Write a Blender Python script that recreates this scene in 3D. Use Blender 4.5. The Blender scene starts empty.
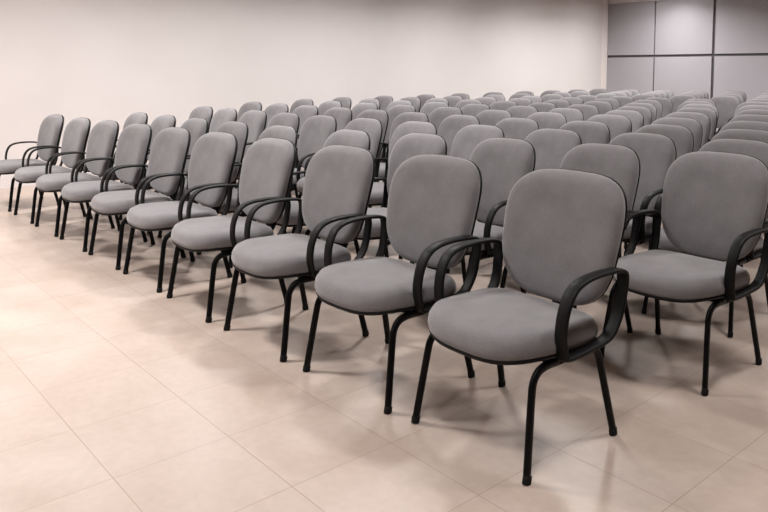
import bpy, bmesh, math, random
from mathutils import Vector, Matrix
random.seed(7)
sc = bpy.context.scene
COL = sc.collection
PI = math.pi

# ------------------------------------------------------------------ camera
cam_d = bpy.data.cameras.new('camera')
cam = bpy.data.objects.new('camera', cam_d)
COL.objects.link(cam)
cam.location = (3.2266, -0.8279, 1.37)
cam.rotation_euler = (PI / 2 - 0.0789, 0.0, 0.8646)
cam_d.sensor_width = 36.0
cam_d.sensor_fit = 'HORIZONTAL'
cam_d.lens = 728.05 / 768 * 36.0
cam_d.shift_y = -(256 - 125.74) / 768
cam_d.clip_end = 60
sc.camera = cam

# ------------------------------------------------------------------ world, lights, exposure
w = bpy.data.worlds.new('world')
sc.world = w
w.use_nodes = True
w.node_tree.nodes['Background'].inputs[0].default_value = (1.0, 0.97, 0.95, 1)
w.node_tree.nodes['Background'].inputs[1].default_value = 0.3

CEIL = 3.0
def ceiling_lamp(x, y, power, size=0.55, col=(1.0, 0.975, 0.96), spread=170):
    l = bpy.data.lights.new('ceiling_lamp', 'AREA')
    l.shape = 'DISK'
    l.size = size
    l.energy = power
    l.color = col
    l.spread = math.radians(spread)
    o = bpy.data.objects.new('ceiling_lamp', l)
    o.location = (x, y, CEIL - 0.03)
    COL.objects.link(o)
    return o
for x, p in ((-3.9, 1.0), (-0.8, 1.05), (2.3, 0.5)):
    for y in (-2.4, 0.1, 2.6, 5.1, 7.6, 10.1, 11.9):
        ceiling_lamp(x, y, (46 if y > 2 else 60 if y > 0 else 52) * p, 0.42, spread=150)
# wall washers along the pale left wall, and one in front of the grey panels
for y in (1.6, 3.8, 6.0, 8.2, 10.4, 12.4):
    ceiling_lamp(-4.35, y, 22, 0.3, spread=165)
ceiling_lamp(-4.1, 12.85, 5, 0.2, spread=120)

vs = sc.view_settings
vs.view_transform = 'Standard'
vs.look = 'None'
vs.gamma = 1.0
vs.use_curve_mapping = False
vs.exposure = 0.0
sc.display_settings.display_device = 'sRGB'

# ------------------------------------------------------------------ materials
def srgb(r, g, b):
    f = lambda c: (c / 255) / 12.92 if c / 255 <= 0.04045 else (((c / 255) + 0.055) / 1.055) ** 2.4
    return (f(r), f(g), f(b), 1)

def mat(name, base, rough=0.6, spec=0.5, metal=0.0):
    m = bpy.data.materials.new(name)
    m.use_nodes = True
    b = m.node_tree.nodes['Principled BSDF']
    b.inputs['Base Color'].default_value = base
    b.inputs['Roughness'].default_value = rough
    b.inputs['Specular IOR Level'].default_value = spec
    b.inputs['Metallic'].default_value = metal
    return m, m.node_tree, b

def node(nt, t, **kw):
    n = nt.nodes.new(t)
    for k, v in kw.items():
        setattr(n, k, v)
    return n

def mixrgb(nt, fac, a, b, blend='MIX'):
    n = nt.nodes.new('ShaderNodeMix')
    n.data_type = 'RGBA'
    n.blend_type = blend
    for sock, v in ((n.inputs[0], fac), (n.inputs[6], a), (n.inputs[7], b)):
        if hasattr(v, 'is_linked') or hasattr(v, 'links'):
            nt.links.new(v, sock)
        else:
            sock.default_value = v
    return n.outputs[2]

def ramp(nt, src, p0, c0, p1, c1):
    r = nt.nodes.new('ShaderNodeValToRGB')
    r.color_ramp.elements[0].position = p0
    r.color_ramp.elements[0].color = c0
    r.color_ramp.elements[1].position = p1
    r.color_ramp.elements[1].color = c1
    nt.links.new(src, r.inputs[0])
    return r.outputs[0]

# fabric: grey woven upholstery with a slight warm cast
def fabric_material():
    m, nt, b = mat('grey_fabric', srgb(126, 119, 119), 0.92, 0.15)
    tc = node(nt, 'ShaderNodeTexCoord')
    n1 = node(nt, 'ShaderNodeTexNoise'); n1.inputs['Scale'].default_value = 9; n1.inputs['Detail'].default_value = 5
    n2 = node(nt, 'ShaderNodeTexNoise'); n2.inputs['Scale'].default_value = 420; n2.inputs['Detail'].default_value = 2
    nt.links.new(tc.outputs['Object'], n1.inputs['Vector'])
    nt.links.new(tc.outputs['Object'], n2.inputs['Vector'])
    c1 = ramp(nt, n1.outputs['Fac'], 0.3, srgb(112, 109, 111), 0.7, srgb(125, 122, 124))
    c2 = ramp(nt, n2.outputs['Fac'], 0.35, (0.80, 0.80, 0.80, 1), 0.65, (1.12, 1.12, 1.12, 1))
    c = mixrgb(nt, 1.0, c1, c2, 'MULTIPLY')
    nt.links.new(c, b.inputs['Base Color'])
    bp = node(nt, 'ShaderNodeBump'); bp.inputs['Strength'].default_value = 0.25; bp.inputs['Distance'].default_value = 0.001
    nt.links.new(n2.outputs['Fac'], bp.inputs['Height'])
    nt.links.new(bp.outputs[0], b.inputs['Normal'])
    b.inputs['Sheen Weight'].default_value = 0.35
    b.inputs['Sheen Roughness'].default_value = 0.5
    return m
FABRIC = fabric_material()

def plastic_material():
    m, nt, b = mat('black_plastic', srgb(14, 13, 14), 0.5, 0.18)
    tc = node(nt, 'ShaderNodeTexCoord')
    n = node(nt, 'ShaderNodeTexNoise'); n.inputs['Scale'].default_value = 300
    nt.links.new(tc.outputs['Object'], n.inputs['Vector'])
    bp = node(nt, 'ShaderNodeBump'); bp.inputs['Strength'].default_value = 0.12; bp.inputs['Distance'].default_value = 0.001
    nt.links.new(n.outputs['Fac'], bp.inputs['Height'])
    nt.links.new(bp.outputs[0], b.inputs['Normal'])
    return m
PLASTIC = plastic_material()
def metal_material():
    m, nt, b = mat('black_metal', srgb(8, 8, 9), 0.42, 0.15)
    tc = node(nt, 'ShaderNodeTexCoord')
    n = node(nt, 'ShaderNodeTexNoise'); n.inputs['Scale'].default_value = 60
    nt.links.new(tc.outputs['Object'], n.inputs['Vector'])
    r = ramp(nt, n.outputs['Fac'], 0.3, (0.32, 0.32, 0.32, 1), 0.7, (0.46, 0.46, 0.46, 1))
    nt.links.new(r, b.inputs['Roughness'])
    return m
METAL = metal_material()
RUBBER = mat('black_rubber', srgb(14, 14, 14), 0.75, 0.3)[0]

def floor_material(T):
    m, nt, b = mat('beige_tile', srgb(205, 186, 176), 0.38, 0.45)
    tc = node(nt, 'ShaderNodeTexCoord')
    br = node(nt, 'ShaderNodeTexBrick')
    br.offset = 0.0
    br.squash = 1.0
    br.inputs['Scale'].default_value = 1.0
    br.inputs['Brick Width'].default_value = T
    br.inputs['Row Height'].default_value = T
    br.inputs['Mortar Size'].default_value = 0.0016
    br.inputs['Mortar Smooth'].default_value = 0.3
    br.inputs['Bias'].default_value = 0.0
    br.inputs['Color1'].default_value = (0.0, 0.0, 0.0, 1)
    br.inputs['Color2'].default_value = (1.0, 1.0, 1.0, 1)
    br.inputs['Mortar'].default_value = (0.5, 0.5, 0.5, 1)
    nt.links.new(tc.outputs['Object'], br.inputs['Vector'])
    n1 = node(nt, 'ShaderNodeTexNoise'); n1.inputs['Scale'].default_value = 2.2; n1.inputs['Detail'].default_value = 6; n1.inputs['Roughness'].default_value = 0.6
    n2 = node(nt, 'ShaderNodeTexNoise'); n2.inputs['Scale'].default_value = 26; n2.inputs['Detail'].default_value = 5
    nt.links.new(tc.outputs['Object'], n1.inputs['Vector'])
    nt.links.new(tc.outputs['Object'], n2.inputs['Vector'])
    c1 = ramp(nt, n1.outputs['Fac'], 0.3, srgb(*TILE_A), 0.72, srgb(*TILE_B))
    c2 = ramp(nt, n2.outputs['Fac'], 0.3, (0.95, 0.945, 0.94, 1), 0.7, (1.03, 1.03, 1.03, 1))
    c = mixrgb(nt, 1.0, c1, c2, 'MULTIPLY')
    tint = ramp(nt, br.outputs['Color'], 0.0, (0.965, 0.96, 0.955, 1), 1.0, (1.02, 1.02, 1.02, 1))
    c = mixrgb(nt, 1.0, c, tint, 'MULTIPLY')
    c = mixrgb(nt, br.outputs['Fac'], c, srgb(160, 138, 124))
    nt.links.new(c, b.inputs['Base Color'])
    rr = ramp(nt, n1.outputs['Fac'], 0.3, (0.30, 0.30, 0.30, 1), 0.7, (0.42, 0.42, 0.42, 1))
    nt.links.new(rr, b.inputs['Roughness'])
    bp = node(nt, 'ShaderNodeBump'); bp.inputs['Strength'].default_value = 0.4; bp.inputs['Distance'].default_value = 0.002; bp.invert = True
    nt.links.new(br.outputs['Fac'], bp.inputs['Height'])
    nt.links.new(bp.outputs[0], b.inputs['Normal'])
    return m
TILE_A = (177, 159, 147)
TILE_B = (192, 177, 167)

def paint_material(name, rgb, rough=0.75):
    m, nt, b = mat(name, srgb(*rgb), rough, 0.25)
    tc = node(nt, 'ShaderNodeTexCoord')
    n = node(nt, 'ShaderNodeTexNoise'); n.inputs['Scale'].default_value = 1.3; n.inputs['Detail'].default_value = 4
    nt.links.new(tc.outputs['Object'], n.inputs['Vector'])
    d = tuple(max(0, c - 5) for c in rgb)
    nt.links.new(ramp(nt, n.outputs['Fac'], 0.3, srgb(*d), 0.7, srgb(*rgb)), b.inputs['Base Color'])
    n2 = node(nt, 'ShaderNodeTexNoise'); n2.inputs['Scale'].default_value = 90
    nt.links.new(tc.outputs['Object'], n2.inputs['Vector'])
    bp = node(nt, 'ShaderNodeBump'); bp.inputs['Strength'].default_value = 0.05; bp.inputs['Distance'].default_value = 0.002
    nt.links.new(n2.outputs['Fac'], bp.inputs['Height'])
    nt.links.new(bp.outputs[0], b.inputs['Normal'])
    return m
WALLP = paint_material('pale_wall_paint', (224, 218, 216))
WALLG = paint_material('grey_wall_paint', (150, 146, 144))
CEILP = paint_material('ceiling_paint', (196, 186, 179))
PANEL = paint_material('grey_panel', (171, 168, 173), 0.34)
JOINT = mat('dark_joint', srgb(88, 84, 86), 0.6, 0.3)[0]
TRIMW = paint_material('white_trim_paint', (240, 232, 228), 0.6)

# ------------------------------------------------------------------ mesh helpers
def mesh_obj(name, bm, m, parent=None, smooth=True):
    me = bpy.data.meshes.new(name)
    bmesh.ops.recalc_face_normals(bm, faces=bm.faces[:])
    bm.to_mesh(me)
    bm.free()
    me.materials.append(m)
    if smooth:
        for p in me.polygons:
            p.use_smooth = True
    o = bpy.data.objects.new(name, me)
    COL.objects.link(o)
    if parent:
        o.parent = parent
    return o

def box(bm, lo, hi, bev=0.0):
    r = bmesh.ops.create_cube(bm, size=1.0)
    for v in r['verts']:
        v.co = Vector([lo[i] + (v.co[i] + 0.5) * (hi[i] - lo[i]) for i in range(3)])
    if bev:
        es = list({e for v in r['verts'] for e in v.link_edges})
        bmesh.ops.bevel(bm, geom=es, offset=bev, segments=2, affect='EDGES', profile=0.7)

def spline(P, n, closed=False):
    """Catmull-Rom through P"""
    P = [Vector(p) for p in P]
    N = len(P)
    out = []
    segs = N if closed else N - 1
    for i in range(segs):
        if closed:
            a, b, c, d = P[(i - 1) % N], P[i], P[(i + 1) % N], P[(i + 2) % N]
        else:
            a = P[i - 1] if i > 0 else P[0] * 2 - P[1]
            b, c = P[i], P[i + 1]
            d = P[i + 2] if i + 2 < N else P[-1] * 2 - P[-2]
        for k in range(n):
            t = k / n
            out.append(0.5 * ((2 * b) + (c - a) * t + (2 * a - 5 * b + 4 * c - d) * t * t + (3 * b - a - 3 * c + d) * t ** 3))
    if not closed:
        out.append(P[-1])
    return out

def sweep(bm, path, section, side, closed=False, scale=None):
    """sweep section (list of (u,v)); u along 'side' vector, v along the path normal"""
    N = len(path)
    rings = []
    side = Vector(side).normalized()
    for i, p in enumerate(path):
        if closed:
            t = (path[(i + 1) % N] - path[(i - 1) % N]).normalized()
        else:
            t = (path[min(i + 1, N - 1)] - path[max(i - 1, 0)]).normalized()
        nrm = t.cross(side).normalized()
        sd = nrm.cross(t).normalized()
        s = scale[i] if scale else (1, 1)
        rings.append([bm.verts.new(p + sd * (u * s[0]) + nrm * (v * s[1])) for u, v in section])
    M = len(section)
    for i in range(N if closed else N - 1):
        a, b = rings[i], rings[(i + 1) % N]
        for j in range(M):
            bm.faces.new((a[j], a[(j + 1) % M], b[(j + 1) % M], b[j]))
    if not closed:
        bm.faces.new(rings[0][::-1])
        bm.faces.new(rings[-1])

def oval(a, b, n=12, pw=2.0):
    out = []
    for i in range(n):
        t = 2 * PI * i / n
        c, s = math.cos(t), math.sin(t)
        out.append((a * math.copysign(abs(c) ** (2 / pw), c), b * math.copysign(abs(s) ** (2 / pw), s)))
    return out

# ------------------------------------------------------------------ the room
XL, XR, YF, YB = -5.85, 8.0, -7.0, 13.40
T = 0.4294
bm = bmesh.new(); box(bm, (XL - .15, YF - .15, -0.12), (XR + .15, YB + .15, 0))
o = mesh_obj('floor', bm, floor_material(T), smooth=False); o['kind'] = 'structure'
bm = bmesh.new(); box(bm, (XL - .15, YF - .15, CEIL), (XR + .15, YB + .15, CEIL + .12))
o = mesh_obj('ceiling', bm, CEILP, smooth=False); o['kind'] = 'structure'
def wall(name, lo, hi, m):
    bm = bmesh.new(); box(bm, lo, hi)
    o = mesh_obj(name, bm, m, smooth=False); o['kind'] = 'structure'
    return o
wall('wall_left', (XL - .15, YF, 0), (XL, YB, CEIL), WALLP)
wall('wall_right', (XR, YF, 0), (XR + .15, YB, CEIL), WALLG)
wall('wall_front', (XL - .15, YF - .15, 0), (XR + .15, YF, CEIL), WALLG)
wall('wall_back', (XL - .15, YB, 0), (XR + .15, YB + .15, CEIL), JOINT)
# grey panels standing on the back wall, separated by dark joints
xs = [(-5.845, -4.745), (-4.715, -3.515), (-3.46, -2.26), (-2.22, -1.02), (-0.98, 0.22), (0.26, 1.46), (1.50, 2.70), (2.74, 3.94), (3.98, 5.18), (5.22, 6.60), (6.64, 7.99)]
bm = bmesh.new()
for x0, x1 in xs:
    box(bm, (x0, YB - .03, 0.0), (x1, YB + .01, 1.60), 0.004)
    box(bm, (x0, YB - .03, 1.65), (x1, YB + .01, 2.76), 0.004)
o = mesh_obj('trim_1', bm, PANEL, smooth=False); o['kind'] = 'structure'
bm = bmesh.new(); box(bm, (XL + .001, YB - .05, 2.765), (XR - .001, YB - .001, CEIL - .001))
o = mesh_obj('trim_3', bm, WALLP, smooth=False); o['kind'] = 'structure'
bm = bmesh.new(); box(bm, (XL, YB - .24, 0), (XL + .012, YB - .035, CEIL), 0.004)
o = mesh_obj('trim_2', bm, TRIMW, smooth=False); o['kind'] = 'structure'

# ------------------------------------------------------------------ the chair (origin on the floor between its feet, facing -y)
D2 = 0.253      # half the foot spacing front to back
W2 = 0.272      # half the foot spacing side to side

def outline(n, hw, zt, zb, ptop, pbot, taper):
    """closed outline in (x, z)"""
    zc = zb + (zt - zb) * 0.50
    pts = []
    for i in range(n):
        t = 2 * PI * i / n
        c, s = math.cos(t), math.sin(t)
        pw = ptop if s >= 0 else pbot
        x = math.copysign(abs(c) ** (2 / pw), c)
        z = math.copysign(abs(s) ** (2 / pw), s)
        zz = zc + z * ((zt - zc) if s >= 0 else (zc - zb))
        tt = (zz - zb) / (zt - zb)
        pts.append((x * hw * (1 - taper * (1 - tt) ** 1.5), zz))
    return pts

def pad(bm, pts, cx, cz, rings, place):
    """rings: list of (scale inset in metres, depth); place(x, z, d) -> Vector. closed solid, first and last rings capped"""
    prev = None
    n = len(pts)
    def ring(inset, frac, d):
        out = []
        for x, z in pts:
            vx, vz = x - cx, z - cz
            L = math.hypot(vx, vz)
            k = max(0.0, (L - inset) / L) * frac
            out.append(bm.verts.new(place(cx + vx * k, cz + vz * k, d)))
        return out
    first = None
    for inset, frac, d in rings:
        r = ring(inset, frac, d)
        if prev:
            for j in range(n):
                bm.faces.new((prev[j], prev[(j + 1) % n], r[(j + 1) % n], r[j]))
        else:
            first = r
        prev = r
    for r, d in ((first, rings[0][2]), (prev, rings[-1][2])):
        c = bm.verts.new(place(cx, cz, d))
        for j in range(n):
            bm.faces.new((r[j], r[(j + 1) % n], c))

def back_place(x, z, d):
    # d: distance in front of the shell plane (towards -y); leaning back, wrapped slightly round the sitter
    zz = z - 0.45
    y = 0.256 + 0.245 * zz - 0.12 * zz * (0.5 - zz) * 2.0     # lean with a soft lumbar curve
    y -= 0.42 * x * x
    return Vector((x, y - d, z))

def seat_place(x, z, d):
    # x across, z here is depth (y), d height
    drop = 0.0
    t = (-z - 0.13) / 0.16
    if t > 0:
        drop = 0.022 * t * t
    return Vector((x, z, d - drop - 0.045 * (z + 0.1) - 0.12 * 0 + 0.10 * x * x * 0.6))

def build_chair(detail=True):
    root = bpy.data.objects.new('armchair', None)
    COL.objects.link(root)
    N = 48
    # seat
    so = outline(N, 0.279, 0.222, -0.298, 4.2, 3.0, 0.06)
    bm = bmesh.new()
    pad(bm, so, 0, -0.02, [(0.014, 1, 0.388), (0.002, 1, 0.400), (-0.004, 1, 0.422), (0.0, 1, 0.445), (0.014, 1, 0.465), (0.038, 1, 0.4765), (0.08, 1, 0.483), (0.02, .6, 0.487), (0.02, .3, 0.488)], seat_place)
    mesh_obj('seat_cushion', bm, FABRIC, root)
    bm = bmesh.new()
    pad(bm, so, 0, -0.02, [(0.07, 1, 0.370), (0.03, 1, 0.373), (0.008, 1, 0.380), (0.002, 1, 0.391), (0.012, 1, 0.396)], seat_place)
    mesh_obj('seat_shell', bm, PLASTIC, root)
    # back
    bo = outline(N, 0.281, 0.958, 0.452, 3.5, 3.1, 0.13)
    bm = bmesh.new()
    pad(bm, bo, 0, 0.70, [(0.010, 1, 0.0), (0.001, 1, 0.006), (0.0, 1, 0.020), (0.005, 1, 0.036), (0.018, 1, 0.050), (0.042, 1, 0.058), (0.085, 1, 0.063), (0.02, .55, 0.066), (0.02, .25, 0.067)], back_place)
    mesh_obj('backrest_cushion', bm, FABRIC, root)
    bm = bmesh.new()
    pad(bm, bo, 0, 0.70, [(0.10, 1, -0.034), (0.05, 1, -0.030), (0.015, 1, -0.020), (0.001, 1, -0.008), (-0.001, 1, 0.002), (0.008, 1, 0.006)], back_place)
    mesh_obj('backrest_shell', bm, PLASTIC, root)
    # support bar between seat and back
    bm = bmesh.new()
    path = spline([(0, 0.02, 0.368), (0, 0.13, 0.366), (0, 0.262, 0.380), (0, 0.312, 0.44), (0, 0.325, 0.52), (0, 0.343, 0.62)], 5)
    sweep(bm, path, oval(0.050, 0.010, 12, 4), (1, 0, 0))
    mesh_obj('back_support', bm, PLASTIC, root)
    # arms: closed strap loops
    arm = [(.160, .400), (.143, .47), (.152, .548), (.185, .611), (.240, .640), (.325, .649), (.420, .647), (.480, .638), (.502, .615),
           (.499, .560), (.484, .484), (.452, .428), (.410, .398), (.320, .388), (.220, .384), (.166, .386)]
    for s in (-1, 1):
        bm = bmesh.new()
        path = spline([(s * (0.288 + 0.012 * (z - .37) / .27), y - D2, z) for y, z in arm], 5, True)
        sweep(bm, path, oval(0.0245, 0.0085, 12, 3.2), (1, 0, 0), True)
        mesh_obj('armrest', bm, PLASTIC, root)
    # legs and rails
    for s in (-1, 1):
        fx, tx = s * W2, s * (W2 - 0.026)
        bm = bmesh.new()
        path = spline([(fx, -D2, 0.012), (s * (W2 - .010), -D2 + 0.021, 0.14), (s * (W2 - .020), -D2 + .043, 0.27), (s * (W2 - .0235), -D2 + .056, 0.320), (tx, -D2 + .085, 0.349), (tx, -D2 + .13, 0.360), (tx, -D2 + .19, 0.360)], 5)
        sweep(bm, path, oval(0.0115, 0.0165, 12), (1, 0, 0))
        lg = mesh_obj('leg', bm, METAL, root)
        if detail:
            bm = bmesh.new()
            sweep(bm, [Vector((fx, -D2 - .002, 0.0)), Vector((fx, -D2 - .001, 0.004)), Vector((fx, -D2 + .003, 0.024)), Vector((fx, -D2 + .004, 0.027))], oval(0.0135, 0.019, 12), (1, 0, 0), scale=[(.9, .9), (1, 1), (1, 1), (.86, .86)])
            mesh_obj('foot_cap', bm, RUBBER, lg)
        bm = bmesh.new()
        path = spline([(fx, D2, 0.012), (s * (W2 - .010), D2 - 0.030, 0.14), (s * (W2 - .020), D2 - .060, 0.27), (s * (W2 - .0235), D2 - .075, 0.320), (tx, D2 - .100, 0.349), (tx, D2 - .14, 0.360), (tx, D2 - .19, 0.360)], 5)
        sweep(bm, path, oval(0.0115, 0.0165, 12), (1, 0, 0))
        lg = mesh_obj('leg', bm, METAL, root)
        if detail:
            bm = bmesh.new()
            sweep(bm, [Vector((fx, D2 + .002, 0.0)), Vector((fx, D2 + .001, 0.004)), Vector((fx, D2 - .003, 0.024)), Vector((fx, D2 - .004, 0.027))], oval(0.0135, 0.019, 12), (1, 0, 0), scale=[(.9, .9), (1, 1), (1, 1), (.86, .86)])
            mesh_obj('foot_cap', bm, RUBBER, lg)
        bm = bmesh.new()
        sweep(bm, [Vector((tx, -D2 + .185, .360)), Vector((tx, D2 - .185, .360))], oval(0.0115, 0.0165, 12), (1, 0, 0))
        mesh_obj('side_rail', bm, METAL, root)
    bm = bmesh.new()
    for y in (-0.09, 0.09):
        sweep(bm, [Vector((-(W2 - .03), y, .362)), Vector(((W2 - .03), y, .362))], oval(0.012, 0.010, 10), (0, 1, 0))
    mesh_obj('cross_bar', bm, METAL, root)
    return root

proto = build_chair()
kids = {}
def children_of(o):
    return [c for c in bpy.data.objects if c.parent == o]
tree = [(c, children_of(c)) for c in children_of(proto)]
used = [False]
def place(x, y, rot, label, sx=1.0, q=1.0):
    sz = 1 - q * 0.065 * max(0.0, min(1.0, (0.8 - x) / 5.0))
    if not used[0]:
        r = proto
        used[0] = True
    else:
        r = proto.copy(); COL.objects.link(r)
        for c, gs in tree:
            k = c.copy(); COL.objects.link(k); k.parent = r
            for g in gs:
                h = g.copy(); COL.objects.link(h); h.parent = k
    r.location = (x, y, 0)
    r.rotation_euler = (0, 0, rot)
    r.scale = (sx * (sz if sx == 1 else 1), 1 - 1.6 * (1 - sz), sz)
    r['label'] = label
    r['category'] = 'chair'
    r['group'] = 'grey armchairs set out in rows across the hall'
    return r

ORD = ['zeroth', 'first', 'second', 'third', 'fourth', 'fifth', 'sixth', 'seventh', 'eighth', 'ninth', 'tenth', 'eleventh', 'twelfth',
       'thirteenth', 'fourteenth', 'fifteenth', 'sixteenth', 'seventeenth', 'eighteenth']

# front row, nearest chair first
front = [(1.508, 1.283, -0.008), (0.824, 1.246, 0.034), (0.128, 1.212, 0.006), (-0.571, 1.198, -0.032), (-1.258, 1.199, 0.011),
         (-1.92, 1.189, 0.011), (-2.569, 1.177, 0.018), (-3.215, 1.16, 0.021), (-3.875, 1.147, 0.022), (-4.60, 1.13, 0.04)]
fl = ['nearest grey armchair, right end of the front row, all four legs in full view',
      'front row grey armchair immediately beside the nearest one, at the photo\'s centre',
      'third grey armchair from the near end of the front row',
      'fourth grey armchair from the near end of the front row',
      'fifth grey armchair from the near end of the front row',
      'sixth grey armchair from the near end of the front row',
      'fourth grey armchair from the wall end of the front row',
      'third grey armchair from the wall end of the front row',
      'second grey armchair from the pale wall in the front row',
      'grey armchair at the wall end of the front row, farthest left']
for (x, y, a), lb in zip(front, fl):
    place(x, y, a, lb)

# rows behind: (x of the rightmost chair, its y, y at the wall side, x limit at the wall side)   all measured at the back top
rows = [(1.60, 2.66, 2.13, -4.18), (1.38, 3.42, 3.00, -4.47), (1.10, 4.19, 3.86, -4.85), (0.78, 5.03, 4.70, -4.98),
        (0.46, 5.88, 5.50, -5.14), (0.12, 6.75, 6.30, -5.16), (-0.25, 7.65, 7.15, -5.16), (-0.64, 8.55, 8.0, -5.18),
        (-0.95, 9.42, 8.85, -5.2), (-1.22, 10.28, 9.7, -5.2), (-1.53, 11.12, 10.5, -5.2), (-1.86, 11.95, 11.3, -5.2), (-2.15, 12.75, 12.1, -5.2)]
def sstep(t):
    t = max(0.0, min(1.0, t))
    return t * t * (3 - 2 * t)
for k, (x0, yr, yl, xe) in enumerate(rows):
    num = int((x0 - xe) / 0.588)
    if (x0 - xe) / (num + 1) > 0.578:
        num += 1
    PIT = min(0.589, (x0 - xe) / num)
    rest = (x0 - xe - 4 * PIT) / (num - 4)
    xs_ = [x0 - PIT * i if i <= 4 else x0 - 4 * PIT - rest * (i - 4) for i in range(num + 1)]
    right = []
    x = x0 + PIT
    lim = 1.86 - 0.40 * (yr - 2.64)          # right edge of the picture at this depth
    while k > 0 and x - 0.36 < lim:
        right.append(x)
        x += PIT
    allx = sorted(xs_ + right)
    n = len(allx)
    for i, x in enumerate(allx):
        y = yl + (yr - yl) * sstep((x + 1.6) / (x0 + 1.6)) if x0 > -1.2 else yl + (yr - yl) * sstep((x + 4.6) / (x0 + 4.6))
        j = i + 1
        rown = ORD[k + 2]
        if n - j < j - 1:
            q = n - j + 1
            pos = 'right end' if q == 1 else ORD[q] + ' from the right end'
        else:
            pos = 'end beside the pale wall' if j == 1 else ORD[j] + ' from the pale wall end'
        lb = 'grey armchair in the %s row from the front, %s' % (rown, pos)
        a = random.uniform(-0.014, 0.014)
        dx = random.uniform(-0.005, 0.005)
        dy = random.uniform(-0.025, 0.025)
        if k == 0 and j == n:
            a, dx, dy = -0.02, 0.0, 0.03
        place(x + dx, y - 0.312 + dy, a, lb, 0.93 if (k == 0 and j == n) else 0.875, (0.8, 0.4, 0.2, 0.1)[min(k, 3)])
